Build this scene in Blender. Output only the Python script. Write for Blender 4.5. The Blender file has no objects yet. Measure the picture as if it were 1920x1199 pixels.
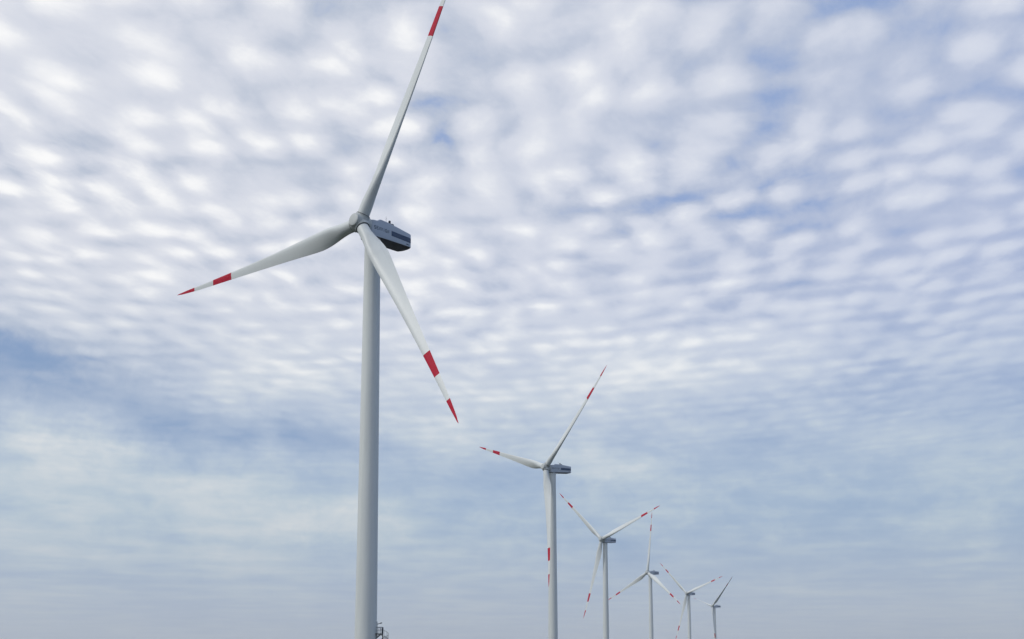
import bpy, bmesh, math, random
from mathutils import Matrix, Vector
R = math.radians
scene = bpy.context.scene
col = scene.collection
random.seed(4)

# ------------------------------------------------------------------ helpers
def link(name, bm, mats, parent=None, smooth=True, sharp=35):
    bmesh.ops.recalc_face_normals(bm, faces=bm.faces)
    for f in bm.faces: f.smooth = smooth
    if smooth:
        for e in bm.edges:
            if len(e.link_faces) == 2 and e.calc_face_angle(0) > R(sharp): e.smooth = False
    me = bpy.data.meshes.new(name); bm.to_mesh(me); bm.free()
    for m in (mats if isinstance(mats, (list, tuple)) else [mats]): me.materials.append(m)
    o = bpy.data.objects.new(name, me); col.objects.link(o)
    if parent: o.parent = parent
    return o

def loft(bm, rings, mat_of=None, cap0=True, cap1=True, mi=0):
    """join closed rings of points with quads"""
    vr = [[bm.verts.new(p) for p in r] for r in rings]
    n = len(vr[0])
    for i in range(len(vr) - 1):
        for j in range(n):
            f = bm.faces.new((vr[i][j], vr[i][(j+1) % n], vr[i+1][(j+1) % n], vr[i+1][j]))
            f.material_index = mat_of(i) if mat_of else mi
    if cap0: bm.faces.new(vr[0][::-1]).material_index = mat_of(0) if mat_of else mi
    if cap1: bm.faces.new(vr[-1]).material_index = mat_of(len(vr)-2) if mat_of else mi

def circ(c, r, axis='z', n=48):
    out = []
    for k in range(n):
        a = 2*math.pi*k/n; u, v = r*math.cos(a), r*math.sin(a)
        out.append({'z': (c[0]+u, c[1]+v, c[2]), 'y': (c[0]+u, c[1], c[2]+v), 'x': (c[0], c[1]+u, c[2]+v)}[axis])
    return out

def box(bm, x0, x1, y0, y1, z0, z1, mi=0):
    v = [bm.verts.new(p) for p in ((x0,y0,z0),(x1,y0,z0),(x1,y1,z0),(x0,y1,z0),(x0,y0,z1),(x1,y0,z1),(x1,y1,z1),(x0,y1,z1))]
    for q in ((0,3,2,1),(4,5,6,7),(0,1,5,4),(1,2,6,5),(2,3,7,6),(3,0,4,7)):
        bm.faces.new([v[i] for i in q]).material_index = mi

def tube(bm, pts, r, n=8, mi=0):
    pts = [Vector(p) for p in pts]; rings = []
    for i, p in enumerate(pts):
        d = (pts[min(i+1, len(pts)-1)] - pts[max(i-1, 0)]).normalized()
        a = d.orthogonal() if abs(d.z) > .99 else d.cross(Vector((0,0,1)))
        a.normalize(); b = d.cross(a)
        rr = r[i] if isinstance(r, (list, tuple)) else r
        rings.append([p + a*rr*math.cos(2*math.pi*k/n) + b*rr*math.sin(2*math.pi*k/n) for k in range(n)])
    loft(bm, rings, mi=mi)

# ------------------------------------------------------------------ materials
class NT:
    """small node-tree writer"""
    def __init__(s, tree): s.t = tree; s.t.nodes.clear()
    def n(s, typ, **kw):
        nd = s.t.nodes.new(typ)
        for k, v in kw.items(): setattr(nd, k, v)
        return nd
    def put(s, sock, v):
        if isinstance(v, bpy.types.NodeSocket): s.t.links.new(v, sock)
        elif v is not None:
            try: sock.default_value = v
            except Exception: sock.default_value = tuple(v) + (1.0,)
    def m(s, op, a, b=None, c=None, clamp=False):
        nd = s.n('ShaderNodeMath', operation=op, use_clamp=clamp)
        for i, v in enumerate((a, b, c)):
            if v is not None: s.put(nd.inputs[i], v)
        return nd.outputs[0]
    def vm(s, op, a, b=None, scale=None):
        nd = s.n('ShaderNodeVectorMath', operation=op)
        s.put(nd.inputs[0], a)
        if b is not None: s.put(nd.inputs[1], b)
        if scale is not None: s.put(nd.inputs['Scale'], scale)
        return nd.outputs['Value'] if op in ('DOT_PRODUCT', 'LENGTH', 'DISTANCE') else nd.outputs[0]
    def noise(s, vec, scale, detail=3, rough=.5, dim='3D', out=0, dist=0):
        nd = s.n('ShaderNodeTexNoise', noise_dimensions=dim)
        s.put(nd.inputs['Vector'], vec); nd.inputs['Scale'].default_value = scale
        nd.inputs['Detail'].default_value = detail; nd.inputs['Roughness'].default_value = rough
        nd.inputs['Distortion'].default_value = dist
        return nd.outputs[out]
    def mix(s, fac, a, b, blend='MIX'):
        nd = s.n('ShaderNodeMix', data_type='RGBA', blend_type=blend); nd.clamp_factor = True
        s.put(nd.inputs[0], fac); s.put(nd.inputs[6], a); s.put(nd.inputs[7], b)
        return nd.outputs[2]
    def ss(s, x, lo, hi, a=0.0, b=1.0):
        nd = s.n('ShaderNodeMapRange', interpolation_type='SMOOTHSTEP')
        for i, v in enumerate((x, lo, hi, a, b)): s.put(nd.inputs[i], v)
        return nd.outputs[0]
    def xyz(s, v):
        nd = s.n('ShaderNodeSeparateXYZ'); s.put(nd.inputs[0], v); return nd.outputs
    def cxyz(s, x, y, z=0.0):
        nd = s.n('ShaderNodeCombineXYZ')
        for i, v in enumerate((x, y, z)): s.put(nd.inputs[i], v)
        return nd.outputs[0]
    def ramp(s, fac, stops):
        nd = s.n('ShaderNodeValToRGB'); s.put(nd.inputs[0], fac); cr = nd.color_ramp
        while len(cr.elements) < len(stops): cr.elements.new(.5)
        for e, (p, c) in zip(cr.elements, stops): e.position = p; e.color = tuple(c) + (1.0,)
        return nd.outputs[0]

def paint(name, base, rough=.45, dirt=.12, streak=(1.2, 1.2, .12), spec=.35):
    m = bpy.data.materials.new(name); m.use_nodes = True; t = NT(m.node_tree)
    tc = t.n('ShaderNodeTexCoord').outputs['Object']
    v = t.vm('MULTIPLY', tc, streak)
    n1 = t.noise(v, 1.0, 5, .6); n2 = t.noise(tc, 7.0, 3, .6)
    f = t.m('ADD', t.m('MULTIPLY', t.ss(n1, .42, .72), dirt), t.m('MULTIPLY', t.ss(n2, .5, .8), dirt*.4))
    dark = tuple(c*k for c, k in zip(base, (.50, .53, .55)))
    c = t.mix(f, base, dark)
    b = t.n('ShaderNodeBsdfPrincipled'); t.put(b.inputs['Base Color'], c)
    t.put(b.inputs['Roughness'], t.m('MULTIPLY_ADD', n2, .2, rough-.1)); b.inputs['Specular IOR Level'].default_value = spec
    o = t.n('ShaderNodeOutputMaterial'); m.node_tree.links.new(b.outputs[0], o.inputs[0])
    return m

M = dict(
    tower = paint('tower_paint', (.69, .725, .715), .5, .20, (.9, .9, .05)),
    blade = paint('blade_paint', (.69, .725, .72), .42, .20, (1.2, 1.2, .09)),
    red = paint('red_band_paint', (.48, .003, .030), .55, .06, (1.0, 1.0, .3), .12),
    hub = paint('hub_paint', (.54, .57, .565), .5, .22, (1, 1, 1)),
    nac = paint('nacelle_paint', (.47, .53, .62), .5, .16, (.4, .25, 1.2)),
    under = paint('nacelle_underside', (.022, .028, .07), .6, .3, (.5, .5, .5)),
    vent = paint('dark_blue_panel', (.035, .075, .16), .5, .2, (.5, 1, 3)),
    letter = paint('lettering_blue', (.006, .035, .07), .5, .1, (2, 2, 2)),
    dark = paint('dark_steel', (.022, .027, .042), .55, .3, (3, 3, 3)),
    galv = paint('galvanised_steel', (.17, .20, .23), .5, .3, (3, 3, 3)),
    seal = paint('rubber_seal', (.035, .04, .05), .7, .2, (3, 3, 3)),
)

# ------------------------------------------------------------------ blade
ROT = 46.25
BANDS = (.6825*ROT, .7873*ROT, .8964*ROT)
def lerp(tab, x):
    for (x0, y0), (x1, y1) in zip(tab, tab[1:]):
        if x <= x1:
            t = max(0, (x-x0)/(x1-x0)); return y0 + (y1-y0)*t
    return tab[-1][1]
CH = [(1.4,2.02),(3,2.06),(4,2.22),(5,2.5),(6,2.80),(7,3.04),(8,3.17),(9,3.20),(10.5,3.14),(12,3.0),(16,2.60),(20,2.23),(25,1.84),(31.6,1.38),(36,1.10),(41,.80),(43.5,.58),(45,.36),(45.9,.17),(46.25,.03)]
TH = [(1.4,1),(3,.97),(4,.85),(5,.68),(6,.55),(7,.46),(9,.37),(14,.29),(20,.235),(30,.19),(46.25,.15)]
TW = [(1.4,20),(6,20),(9,16.5),(14,10.5),(20,6.5),(30,2.6),(40,.4),(46.25,0)]
AX = [(1.4,.5),(3,.49),(5,.43),(9,.37),(20,.36),(40,.38),(45,.5),(46.25,.9)]
def blade_mesh():
    st = sorted(set([1.4,2.2,3,3.5,4,4.5,5,5.5,6,6.5,7,7.5,8,8.5,9,9.8,10.5,11.2,12,13,14,15,16,18,20,22,24,26,28,30,34,38,40,42.5,43.5,44.3,45,45.5,45.9,46.15,46.25] + list(BANDS)))
    bm = bmesh.new(); rings = []; N = 44
    for r in st:
        c, th, tw, ax = lerp(CH, r), lerp(TH, r), R(lerp(TW, r)), lerp(AX, r)
        w = min(1, max(0, (th-.37)/.6)); w = w*w*(3-2*w)
        fr = r/ROT; pre = .04063*ROT*.5*(fr + fr**3) 
        ring = []
        for k in range(N):
            a = 2*math.pi*k/N
            x = .5*(1-math.cos(a)); s = 1 if a <= math.pi else -1
            yt = 5*th*(.2969*math.sqrt(x) - .126*x - .3516*x*x + .2843*x**3 - .1015*x**4)
            cam = .16*th*(x*(1-x))*1.1
            ya = s*yt*(1.12 if s < 0 else .88) - cam
            yc = .5*math.sin(a)*min(1, th)
            thick = min(1, max(0, (th-.22)/.2))        # fuller pressure side inboard
            ya = ya*(1-thick) + thick*s*yt*(1.0 if s < 0 else 1.08)
            y = ya*(1-w) + yc*w
            X, Y = (x-ax)*c, y*c
            ct, stt = math.cos(-tw), math.sin(-tw)
            ring.append((X*ct - Y*stt, X*stt + Y*ct + pre, r))
        rings.append(ring)
    def mat(i):
        m = .5*(st[i]+st[i+1])
        return 1 if (BANDS[0] < m < BANDS[1] or m > BANDS[2]) else 0
    loft(bm, rings, mat)
    return bm

# ------------------------------------------------------------------ hub
def hub_mesh():
    bm = bmesh.new(); n = 64
    prof = [(1.66,.02),(1.65,.55),(1.61,.86),(1.53,1.03),(1.44,1.09),(1.37,1.10),(1.365,1.03),(1.33,1.03),(1.325,1.12),
            (1.1,1.20),(.8,1.28),(.4,1.35),(0,1.38),(-.5,1.40),(-1.0,1.41),(-1.32,1.40),(-1.38,1.36)]
    loft(bm, [circ((0, y, 0), r, 'y', n) for y, r in prof])
    for k in range(3):
        b2 = bmesh.new()
        sock = [(.5,1.30),(.95,1.24),(1.15,1.18),(1.25,1.16),(1.255,1.20),(1.345,1.20),(1.35,1.02)]
        loft(b2, [circ((0, 0, z), r, 'z', 48) for z, r in sock])
        me = bpy.data.meshes.new('tmp'); b2.to_mesh(me); b2.free()
        me.transform(Matrix.Rotation(k*2*math.pi/3, 4, 'Y') @ Matrix.Translation((0, .0, 0)))
        bm.from_mesh(me); bpy.data.meshes.remove(me)
    return bm
def seal_mesh():
    bm = bmesh.new()
    loft(bm, [circ((0, 0, z), r, 'z', 48) for z, r in [(1.30,1.10),(1.36,1.13),(1.45,1.13),(1.46,1.0)]])
    return bm

# ------------------------------------------------------------------ nacelle (y forward, z up from the hub height)
NSEC = [ # y, half width, top, bottom
    (1.62,1.16,.98,-1.28),(1.48,1.32,1.03,-1.58),(1.2,1.52,1.06,-1.73),(.7,1.60,1.08,-1.72),(.45,1.60,1.12,-1.69),(-.05,1.60,1.48,-1.64),(-.25,1.60,1.56,-1.62),
    (-2.0,1.60,1.60,-1.46),(-4.5,1.60,1.50,-1.26),(-7.0,1.60,1.36,-1.07),(-7.42,1.57,1.33,-1.04),(-7.58,1.50,1.31,-1.02),(-7.72,1.34,1.28,-1.00),(-7.90,1.0,1.26,-.98),(-8.02,.6,1.24,-.97),(-8.06,.25,1.23,-.96)]
def rrect(y, hw, zt, zb, rt=.20, rb=.07, n=5):
    rt = min(rt, hw*.8); rb = min(rb, hw*.8); pts = []
    for cx, cz, r, a0 in ((hw-rt, zt-rt, rt, 0), (-hw+rt, zt-rt, rt, 90), (-hw+rb, zb+rb, rb, 180), (hw-rb, zb+rb, rb, 270)):
        for k in range(n):
            a = R(a0 + 90*k/(n-1)); pts.append((cx + r*math.cos(a), y, cz + r*math.sin(a)))
    return pts
def nacelle_mesh():
    bm = bmesh.new()
    loft(bm, [rrect(*s) for s in NSEC])
    bm.normal_update()
    bmesh.ops.recalc_face_normals(bm, faces=bm.faces)
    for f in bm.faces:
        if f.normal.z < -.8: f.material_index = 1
    # roof hatch rails and a service crane rail
    return bm
def side_z(y, f):      # height on the side wall, f = 0 bottom .. 1 top
    zb = lerp([(-s[0], s[3]) for s in NSEC], -y); zt = lerp([(-s[0], s[2]) for s in NSEC], -y)
    return zb + (zt-zb)*f
def panel_mesh(sgn):
    bm = bmesh.new(); hw = 1.60
    ys = [-2.78, -4, -5.5, -7.0, -7.42, -7.58]; xs = [hw, hw, hw, hw, 1.57, 1.50]
    def row(off, half): return [[(sgn*(x+off), y, (-.06 + (y+2.8)*-.041) + half) for x, y in zip(xs, ys)]][0]
    for half in range(1):
        lo0, hi0, lo1, hi1 = row(.0, -.42), row(.0, .42), row(.025, -.42), row(.025, .42)
        rings = [[lo0[i], hi0[i], hi1[i], lo1[i]] for i in range(len(ys))]
        loft(bm, rings)
        # horizontal louvre ribs
        for k in range(4):
            z0 = -.36 + k*.19
            a0, a1, b0, b1 = row(.024, z0), row(.024, z0+.09), row(.045, z0), row(.045, z0+.05)
            loft(bm, [[a0[i], a1[i], b1[i], b0[i]] for i in range(4)])
    return bm

# stroke lettering for the side of the nacelle
GLY = {'S': [[(.9,.85),(.75,1),(.25,1),(.08,.82),(.1,.62),(.3,.53),(.7,.47),(.9,.38),(.92,.18),(.75,0),(.25,0),(.08,.15)]],
       'E': [[(.9,1),(.1,1),(.1,0),(.9,0)],[(.1,.5),(.8,.5)]], 'N': [[(.1,0),(.1,1),(.9,0),(.9,1)]],
       'V': [[(.05,1),(.5,0),(.95,1)]], 'I': [[(.5,0),(.5,1)]],
       'O': [[(.3,0),(.7,0),(.92,.25),(.92,.75),(.7,1),(.3,1),(.08,.75),(.08,.25),(.3,0)]]}
def letter_mesh(sgn, i, word='SENVION', y0=1.22, y1=-2.18, h=.52):
    bm = bmesh.new(); n = len(word); L = y0-y1; adv = L/(n-.25); w = adv*.76
    def P(px, py):
        s = i*adv + px*w; y = y0 - s if sgn < 0 else y1 + s
        return Vector((y, (py-.5)*h - .22 - (y-1.34)*.057))
    def X(y): return lerp([(-s[0], s[1]) for s in NSEC], -y)
    for j, st in enumerate(GLY[word[i]]):
        # one continuous ribbon per stroke, standing a few mm proud of the wall
        pts = [P(*q) for q in st]; lo, hi = [], []
        for k, p in enumerate(pts):
            d = (pts[min(k+1, len(pts)-1)] - pts[max(k-1, 0)]).normalized(); nr = Vector((-d.y, d.x))*.050
            if k in (0, len(pts)-1): p = p + d*(.02 if k else -.02)
            lo.append(p-nr); hi.append(p+nr)
        o = .012 + .002*j
        loft(bm, [[(sgn*(X(a.x)-.003), a.x, a.y), (sgn*(X(b.x)-.003), b.x, b.y), (sgn*(X(b.x)+o), b.x, b.y), (sgn*(X(a.x)+o), a.x, a.y)] for a, b in zip(lo, hi)])
    return bm

# ------------------------------------------------------------------ tower
HUB = 73.75; TILT = .0851; OVH = 2.98
def tower_mesh():
    bm = bmesh.new(); zt = HUB-1.6
    zs = [-2.5, 0, 12.2, 12.203, 30, 30.003, 50.6, 50.603, zt-.9, zt-.85, zt-.3, zt-.28, zt+.45]
    rings = []
    for z in zs:
        r = 1.79 - (1.79-1.30)*max(0, z)/zt
        if z >= zt-.85: r = 1.36
        if z >= zt-.28: r = 1.24
        rings.append(circ((0, 0, z), r, 'z', 96))
    loft(bm, rings)
    # welded ring flanges between the tower sections
    for z in (12.2, 30, 50.6):
        r = 1.79 - .49*z/zt
        loft(bm, [circ((0,0,z-.05), r-.01, 'z', 96), circ((0,0,z-.04), r+.006, 'z', 96), circ((0,0,z+.04), r+.006, 'z', 96), circ((0,0,z+.05), r-.01, 'z', 96)])
    return bm

def children(o): return [c for c in col.objects if c.parent == o]

GROUP = 'white wind turbines standing in a row'
# x, y, ground height, heading, phase, blade pitch, label
TURB = [
    (-23.07, 173.40, .12, 217.6, -26.08, 2, 'largest and nearest white wind turbine, its raised blade cut off at the top'),
    (14.85, 397.54, 1.28, 235.20, -48.61, 2, 'second nearest white wind turbine, one red-banded blade hanging in front of its tower'),
    (53.27, 621.83, 1.11, 227.37, -71.76, 2, 'mid-distance white turbine with Y-spread blades, third in line after the two largest'),
    (105.10, 829.36, .42, 233.03, -4.89, 2, 'slim distant white turbine with one blade straight up and two drooping sideways'),
    (168.86, 1045.12, -.76, 229.60, -73.04, 2, 'small far turbine with Y-spread blades, beside the smallest turbine'),
    (228.05, 1234.32, -2.16, 242.51, -49.68, 84, 'smallest, farthest wind turbine with one dark blade raised to the right'),
]
def blade_matrix(phase, k, pitch):
    a = R(phase) + k*2*math.pi/3
    return (Matrix.Translation((0, 0, HUB)) @ Matrix.Rotation(TILT, 4, 'X') @ Matrix.Translation((0, OVH, 0))
            @ Matrix.Rotation(a, 4, 'Y') @ Matrix.Rotation(-R(pitch), 4, 'Z'))
def hub_matrix(phase):
    return (Matrix.Translation((0, 0, HUB)) @ Matrix.Rotation(TILT, 4, 'X') @ Matrix.Translation((0, OVH, 0)) @ Matrix.Rotation(R(phase), 4, 'Y'))

def make_turbine():
    root = bpy.data.objects.new('wind_turbine', None); col.objects.link(root); root.empty_display_size = 3
    link('tower', tower_mesh(), M['tower'], root)
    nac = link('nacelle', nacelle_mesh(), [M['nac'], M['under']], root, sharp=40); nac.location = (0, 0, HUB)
    for s in (-1, 1):
        link('vent_panel', panel_mesh(s), M['vent'], nac, smooth=False)
        for i in range(7): link('letter', letter_mesh(s, i), M['letter'], nac, smooth=False)
        bm = bmesh.new()
        box(bm, min(s*1.597, s*1.612), max(s*1.597, s*1.612), -7.0, -6.4, -.86, -.70)
        link('number_plate', bm, M['letter'], nac, smooth=False)
    bm = bmesh.new()
    tube(bm, [(-1.1, -1.95, 1.5), (-1.1, -1.95, 2.75)], [.035, .015]); tube(bm, [(-1.28, -1.95, 2.3), (-.92, -1.95, 2.3)], .022)
    link('antenna', bm, M['galv'], nac)
    bm = bmesh.new()
    loft(bm, [circ((-1.15, -2.72, z), r, 'z', 20) for z, r in ((1.5,.2),(1.72,.2),(1.73,.15),(1.8,.15),(1.81,.21),(2.12,.2),(2.22,.12))])
    link('beacon', bm, M['dark'], nac)
    bm = bmesh.new(); box(bm, -1.42, -.9, -3.55, -3.0, 1.45, 1.78); bmesh.ops.bevel(bm, geom=bm.edges[:], offset=.04, segments=2, affect='EDGES')
    link('sensor_box', bm, M['galv'], nac)
    bm = bmesh.new()   # dark joint between spinner and nacelle
    loft(bm, [circ((0, y, .15), r, 'y', 48) for y, r in ((1.5,1.1),(2.15,1.2))])
    link('nacelle_collar', bm, M['seal'], nac)
    hub = link('hub', hub_mesh(), M['hub'], root, sharp=30)
    for k in range(3):
        o = link('blade', blade_mesh() if k == 0 else bmesh.new(), [M['blade'], M['red']], root, sharp=60)
        if k == 0: first = o.data
        else:
            old = o.data; o.data = first; bpy.data.meshes.remove(old)
        s = link('root_seal', seal_mesh() if k == 0 else bmesh.new(), M['seal'], o)
        if k == 0: fs = s.data
        else:
            old = s.data; s.data = fs; bpy.data.meshes.remove(old)
    return root
def copy_tree(o, parent=None):
    c = o.copy(); col.objects.link(c); c.parent = parent
    for ch in children(o): copy_tree(ch, c)
    return c
proto = make_turbine()
roots = []
for i in range(len(TURB)): roots.append(proto if i == 0 else copy_tree(proto))
for root, (x, y, z, head, ph, pitch, lab) in zip(roots, TURB):
    root.location = (x, y, z); root.rotation_euler = (0, 0, -R(head))
    root['label'] = lab; root['category'] = 'wind turbine'; root['group'] = GROUP
    k = 0
    for c in children(root):
        if c.name.startswith('blade'): c.matrix_local = blade_matrix(ph, k, pitch); k += 1
        elif c.name.startswith('hub'): c.matrix_local = hub_matrix(ph)

# entry landing with spiral stair on the nearest tower (world axes: x right, y away)
t1 = roots[0]
LOC = Matrix.Rotation(R(TURB[0][3]), 4, 'Z')
def t1part(name, bm, m, parent=None, smooth=True):
    o = link(name, bm, m, parent or t1, smooth)
    if parent is None: o.matrix_local = LOC
    return o
PX, PR, ZP = 2.66, .90, 7.12
bm = bmesh.new()      # landing deck with edge beam and braces
ring = [(1.60,-.75,0),(2.70,-.75,0),(2.74,0,0),(2.70,.75,0),(1.60,.75,0)]
loft(bm, [[(x, y, ZP-.10) for x, y, _ in ring], [(x, y, ZP) for x, y, _ in ring]])
for yy in (-.7, .7):
    tube(bm, [(1.62, yy*.6, ZP-.75), (2.35, yy, ZP-.1)], .055); tube(bm, [(1.62, yy*.6, ZP-.45), (1.95, yy, ZP-.1)], .04)
platform = t1part('entry_platform', bm, M['dark'], smooth=False)
bm = bmesh.new()      # landing railing
top = ZP+1.0
for yy in (-.75, .75):
    tube(bm, [(1.66, yy, top), (2.66, yy, top)], .03); tube(bm, [(1.66, yy, ZP+.5), (2.66, yy, ZP+.5)], .014)
    for xx in (1.74, 1.95, 2.17, 2.41): tube(bm, [(xx, yy, ZP), (xx, yy, top)], .022)
    tube(bm, [(2.66, yy, ZP-.1), (2.66, yy, top)], .035)
tube(bm, [(1.70, -.78, ZP+.02), (1.70, .78, ZP+.02)], .03)
t1part('railing', bm, M['galv'], platform)
bm = bmesh.new()      # spiral stair: pole, wedge treads, outer handrail and balusters
tube(bm, [(PX, 0, -.1), (PX, 0, top+.02)], .075, 14)
nt, rise, step = 37, .19, 27
rail = []
for k in range(nt):
    a0 = R(-108 + k*step); a1 = a0 + R(step+5); z = ZP - (k+1)*rise
    pts = [(PX+.06*math.cos(a0), .06*math.sin(a0))] + [(PX+PR*math.cos(a0+(a1-a0)*j/3), PR*math.sin(a0+(a1-a0)*j/3)) for j in range(4)]
    loft(bm, [[(x, y, z-.05) for x, y in pts], [(x, y, z) for x, y in pts]])
    am = .5*(a0+a1); bx, by = PX+PR*math.cos(am), PR*math.sin(am)
    if bx > 1.85 or z < 0:
        tube(bm, [(bx, by, z-.1), (bx, by, z+.9)], .016, 6)
    for j in range(3):
        aj = a0 + R(step)*j/3
        rail.append((PX+PR*math.cos(aj), PR*math.sin(aj), z + .93 - rise*j/3))
tube(bm, rail, .024, 8)
tube(bm, [(x, y, z-.93) for x, y, z in rail], .03, 6)
t1part('spiral_stair', bm, M['dark'], None, smooth=False)
bm = bmesh.new()
tube(bm, [(1.60, -.1, 8.28), (1.70, -.1, 8.56), (2.30, -.1, 8.74)], .05); tube(bm, [(2.25, -.1, 8.725), (2.54, -.1, 8.82)], [.075, .085], 12); tube(bm, [(1.64, -.1, 8.25), (1.64, -.1, 8.62)], .07)
t1part('entrance_lamp', bm, M['dark'])
bm = bmesh.new(); box(bm, 1.60, 1.80, -.42, .42, ZP+.02, ZP+1.95); bmesh.ops.bevel(bm, geom=bm.edges[:], offset=.03, segments=2, affect='EDGES')
t1part('door', bm, M['tower'])

# ------------------------------------------------------------------ ground
def ground_z(x, y):
    z = 0
    w = 0
    for t in TURB:
        g = math.exp(-((x-t[0])**2 + (y-t[1])**2)/(2*70.0**2)); z += g*t[2]; w += g
    return z/max(1, w)
bm = bmesh.new(); n = 160; S = 3500.0
def warp(t): return S*math.copysign(abs(t)**1.8, t)
gv = []
for j in range(n+1):
    row = []
    for i in range(n+1):
        x, y = warp(2*i/n-1), warp(2*j/n-1) + 500
        row.append(bm.verts.new((x, y, ground_z(x, y))))
    gv.append(row)
for j in range(n):
    for i in range(n): bm.faces.new((gv[j][i], gv[j][i+1], gv[j+1][i+1], gv[j+1][i]))
gm = bpy.data.materials.new('field_grass'); gm.use_nodes = True; t = NT(gm.node_tree)
tc = t.n('ShaderNodeTexCoord').outputs['Object']
n1 = t.noise(tc, .03, 6, .6); n2 = t.noise(tc, 3.0, 5, .7)
c = t.mix(t.ss(n1, .4, .62), (.022, .030, .014), (.042, .038, .022))
c = t.mix(t.m('MULTIPLY', t.ss(n2, .4, .7), .5), c, (.014, .022, .010))
b = t.n('ShaderNodeBsdfPrincipled'); t.put(b.inputs['Base Color'], c); b.inputs['Roughness'].default_value = .95; b.inputs['Specular IOR Level'].default_value = .1
bp = t.n('ShaderNodeBump'); bp.inputs['Strength'].default_value = .5; t.put(bp.inputs['Height'], n2); gm.node_tree.links.new(bp.outputs[0], b.inputs['Normal'])
o = t.n('ShaderNodeOutputMaterial'); gm.node_tree.links.new(b.outputs[0], o.inputs[0])
gr = link('ground', bm, gm); gr['kind'] = 'structure'

# ------------------------------------------------------------------ sky and light
SUN_EL, SUN_AZ = R(38), R(-112)         # azimuth from +Y towards +X: sun out of frame to the left, a little behind the camera
sun_dir = Vector((math.sin(SUN_AZ)*math.cos(SUN_EL), math.cos(SUN_AZ)*math.cos(SUN_EL), math.sin(SUN_EL)))
world = bpy.data.worlds.new('World'); scene.world = world; world.use_nodes = True
t = NT(world.node_tree)
D = t.vm('NORMALIZE', t.n('ShaderNodeTexCoord').outputs['Generated'])
dx, dy, dz = t.xyz(D)
zc = t.m('MAXIMUM', dz, 0.0)
zz = t.m('ADD', zc, .022)
px, py = t.m('DIVIDE', dx, zz), t.m('DIVIDE', dy, zz)
P = t.cxyz(px, py, 0)
# cloud deck coordinates (unit = height of the deck), gently warped
def cen(vec, scale, detail=2, rough=.5): return t.vm('SUBTRACT', t.noise(vec, scale, detail, rough, out=1), (.5, .5, .5))
def lin(*terms):
    s = None
    for f, x in terms:
        y = t.m('MULTIPLY', x, f) if x is not None else f
        s = y if s is None else t.m('ADD', s, y)
    return s
PW = t.vm('ADD', P, t.vm('ADD', t.vm('SCALE', cen(P, .8), scale=.20), t.vm('ADD', t.vm('SCALE', cen(P, 3.2), scale=.085), t.vm('SCALE', cen(P, 11.0, 3), scale=.035))))
ang = R(-12)
wx, wy, _ = t.xyz(PW)
u = lin((1.0, wx), (-.20, wy)); v = lin((.24, wx), (1.0, wy), (.10, t.m('MULTIPLY', wx, wx)))
UV = t.cxyz(t.m('MULTIPLY', u, 1.12), t.m('MULTIPLY', v, .70), 0)
vor = t.n('ShaderNodeTexVoronoi', feature='SMOOTH_F1', voronoi_dimensions='2D')
t.put(vor.inputs['Vector'], UV); vor.inputs['Scale'].default_value = 9.0; vor.inputs['Smoothness'].default_value = .5; vor.inputs['Randomness'].default_value = .9
puff = t.ss(vor.outputs['Distance'], .66, .04)
n_f = t.noise(UV, 8.2, 5, .56)
n_s = t.noise(UV, 30.0, 4, .6)
n_v = t.noise(t.vm('ADD', P, (9.3, 1.7, 4.0)), 2.6, 3, .5)
n_m = t.noise(P, 1.7, 3, .5)
n_l = t.noise(t.vm('ADD', P, (3.1, 7.7, 0)), .5, 2, .5)
row = t.m('SINE', t.m('MULTIPLY', v, 2*math.pi/.118))
az = t.m('MULTIPLY', t.m('ARCTAN2', dx, dy), 180/math.pi)
el = t.m('MULTIPLY', t.m('ARCSINE', dz), 180/math.pi)
fine = t.ss(el, 7.5, 25.0)                      # ripples melt into a smooth veil low down
fineA = t.m('MULTIPLY_ADD', fine, .99, .01)
det = lin((.52, t.m('SUBTRACT', puff, .5)), (.84, t.m('SUBTRACT', n_f, .5)), (1.0, t.m('MULTIPLY', row, t.ss(el, 17.0, 29.0, .12, .065))), (.26, t.m('SUBTRACT', n_s, .5)))
det = t.m('MULTIPLY', det, t.ss(n_v, .30, .66, .65, 1.10))
# soft low stratus, wider than tall
LV = t.cxyz(t.m('MULTIPLY', az, .15), t.m('MULTIPLY', el, .27), 2.7)
LW = t.vm('ADD', LV, t.vm('SCALE', cen(LV, 1.5, 3, .6), scale=.7))
n_low = t.noise(LW, 1.0, 6, .58)
n_lowf = t.noise(t.vm('MULTIPLY', LW, (1.3, 1.2, 1.0)), 3.2, 4, .6)
lowd = lin((1.0, t.m('SUBTRACT', n_low, .5)), (.22, t.m('SUBTRACT', n_lowf, .5)))
lowd = t.m('MULTIPLY', lowd, t.ss(el, 1.5, 8.0, .35, 1.0))
dens = lin((.55, t.m('SUBTRACT', n_m, .5)), (.45, t.m('SUBTRACT', n_l, .5)))
dens = t.m('ADD', dens, t.m('MULTIPLY', lowd, t.m('MULTIPLY_ADD', fine, -.75, 1.0)))
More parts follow.
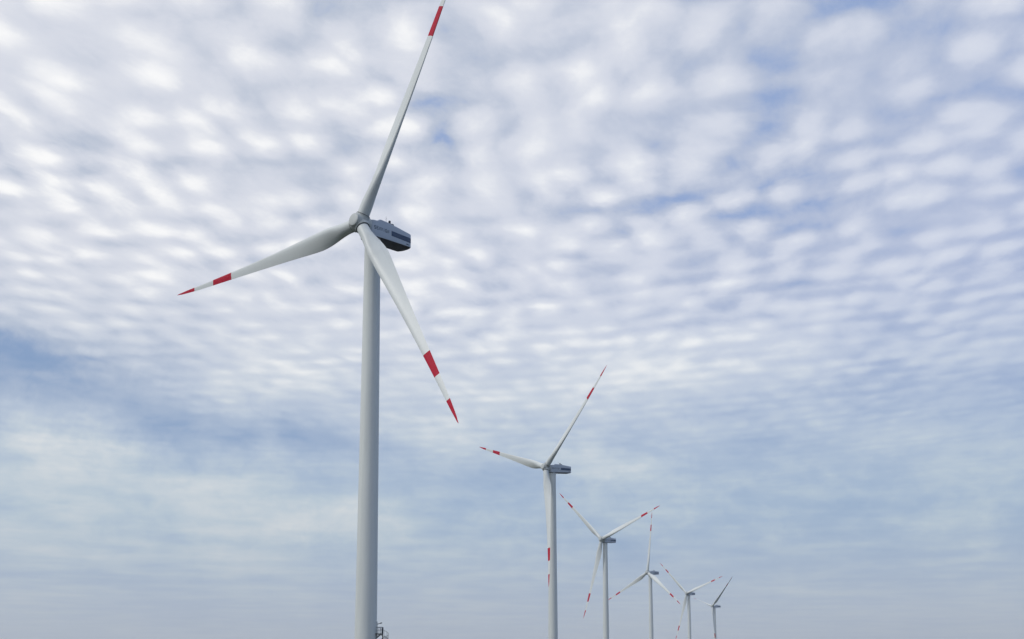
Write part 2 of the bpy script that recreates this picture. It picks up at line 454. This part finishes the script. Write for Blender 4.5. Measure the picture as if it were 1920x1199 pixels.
# broad fields of thicker and thinner cloud: (azimuth deg, elevation deg, width deg, height deg, amount)
wob = t.vm('SUBTRACT', t.noise(D, 8.0, 6, .62, out=1), (.5, .5, .5))
wbx, wby, _ = t.xyz(wob)
azw = t.m('ADD', az, t.m('MULTIPLY', wbx, 11.0)); elw = t.m('ADD', el, t.m('MULTIPLY', wby, 6.5))
FIELDS = [(-26, 14.2, 6.5, 2.4, -.62), (-18.5, 12.9, 5.8, 1.8, -.36), (-11, 11.8, 5, 1.1, -.22), (-26, 27, 12, 9, .12), (17, 29, 10, 7, -.18), (26, 22, 8, 12, -.20), (11.5, 33, 6, 2, -.10),
          (-10, 7.6, 4.0, 1.1, .30), (-21, 9.6, 7, 2.2, .24), (4, 10.6, 3.5, .9, .22), (-4, 18, 14, 7, .10), (13, 8, 10, 2.2, -.12), (6, 14, 7, 2.2, .12), (24, 14, 6, 3, -.14), (14, 20, 9, 3, -.06)]
cov = None
for a0, e0, wa, we, amt in FIELDS:
    g = t.m('ADD', t.m('POWER', t.m('ABSOLUTE', t.m('DIVIDE', t.m('SUBTRACT', azw, a0), wa)), 2.0), t.m('POWER', t.m('ABSOLUTE', t.m('DIVIDE', t.m('SUBTRACT', elw, e0), we)), 2.0))
    g = t.m('MULTIPLY', t.m('EXPONENT', t.m('MULTIPLY', g, -1.0)), amt)
    cov = g if cov is None else t.m('ADD', cov, g)
dens = t.m('ADD', dens, t.m('MULTIPLY', det, t.m('MULTIPLY', fineA, t.ss(cov, -.55, -.08, .22, 1.0))))
dens = t.m('ADD', t.m('ADD', dens, cov), .51)
# unseen open blue sky added far to the right to turn shaded sides bluer
dens = t.m('SUBTRACT', dens, t.m('MULTIPLY', t.ss(t.vm('DOT_PRODUCT', D, (.95, -.25, .15)), .38, .75), .75))
sky = t.n('ShaderNodeTexSky', sky_type='NISHITA'); sky.sun_disc = False
sky.sun_elevation = SUN_EL; sky.sun_rotation = SUN_AZ; sky.air_density = 1.0; sky.dust_density = 1.5; sky.ozone_density = 2.0
glow = t.m('MULTIPLY_ADD', t.vm('DOT_PRODUCT', D, tuple(sun_dir)), .5, .5)
gl = t.ss(glow, .12, .62)
def srgb(r, g, b):
    f = lambda x: (x/255/12.92) if x/255 <= .04045 else ((x/255+.055)/1.055)**2.4
    return tuple(10*f(x) for x in (r, g, b))
gap = t.mix(.9, sky.outputs[0], t.mix(t.ss(el, 12.0, 22.0), srgb(128, 154, 192), srgb(150, 172, 214)))
thin = t.mix(gl, srgb(168, 183, 220), srgb(188, 197, 214))
mid = t.mix(gl, srgb(199, 209, 232), srgb(216, 220, 231))
core = t.mix(gl, srgb(234, 240, 247), srgb(254, 254, 254))
c = t.mix(t.ss(dens, -.14, .20), gap, thin)
c = t.mix(t.ss(dens, .12, .52), c, mid)
c = t.mix(t.ss(dens, .46, 1.05), c, core)
# lower sky: soft grey-blue veil with faint stratus
lowc = t.ramp(dens, [(.05, [x/10 for x in srgb(134, 162, 199)]), (.42, [x/10 for x in srgb(163, 184, 208)]), (.62, [x/10 for x in srgb(184, 200, 213)]), (.95, [x/10 for x in srgb(214, 219, 222)])])
lowc = t.vm('SCALE', lowc, scale=10.0)
c = t.mix(t.ss(el, 7.0, 21.0, .95, 0), c, lowc)
c = t.mix(t.ss(el, -1.0, 9.0, .9, 0.0), c, srgb(180, 187, 200))
bg = t.n('ShaderNodeBackground'); t.put(bg.inputs[0], c); bg.inputs[1].default_value = .1
o = t.n('ShaderNodeOutputWorld'); world.node_tree.links.new(bg.outputs[0], o.inputs[0])
world.cycles.sampling_method = 'MANUAL'; world.cycles.sample_map_resolution = 1024

sl = bpy.data.lights.new('sun', 'SUN'); sl.energy = 1.4; sl.angle = R(14); sl.color = (1.0, .97, .91)
so = bpy.data.objects.new('sun', sl); col.objects.link(so); so.rotation_euler = sun_dir.to_track_quat('Z', 'Y').to_euler()

# ------------------------------------------------------------------ hazy air
bm = bmesh.new(); box(bm, -3650, 3650, -3150, 4150, -4.0, 125.0)
hm = bpy.data.materials.new('haze_air'); hm.use_nodes = True; t = NT(hm.node_tree)
pv = t.n('ShaderNodeVolumePrincipled'); pv.inputs['Color'].default_value = (.92, .97, 1.0, 1); pv.inputs['Density'].default_value = 1.3e-4; pv.inputs['Anisotropy'].default_value = .2
o = t.n('ShaderNodeOutputMaterial'); hm.node_tree.links.new(pv.outputs[0], o.inputs['Volume'])
hz = link('haze', bm, hm, smooth=False); hz['kind'] = 'stuff'

# ------------------------------------------------------------------ camera (upper part of an upright phone picture: lens shift = crop)
F, CY, PITCH = 2051.17, 979.84, .13329
cam = bpy.data.cameras.new('camera'); co = bpy.data.objects.new('camera', cam); col.objects.link(co)
cam.sensor_width = 36; cam.lens = F/1920*36; cam.shift_y = (CY-599.5)/1920
cam.clip_start = .5; cam.clip_end = 30000
co.location = (0, 0, 1.7); co.rotation_euler = (math.pi/2 + PITCH, 0, 0)
scene.camera = co
scene.cycles.use_denoising = True
scene.cycles.denoising_input_passes = 'RGB_ALBEDO_NORMAL'
scene.cycles.denoising_prefilter = 'ACCURATE'
scene.cycles.volume_bounces = 1
scene.cycles.use_adaptive_sampling = False
vs = scene.view_settings; vs.view_transform = 'Standard'; vs.look = 'None'; vs.exposure = 0; vs.gamma = 1; vs.use_curve_mapping = False
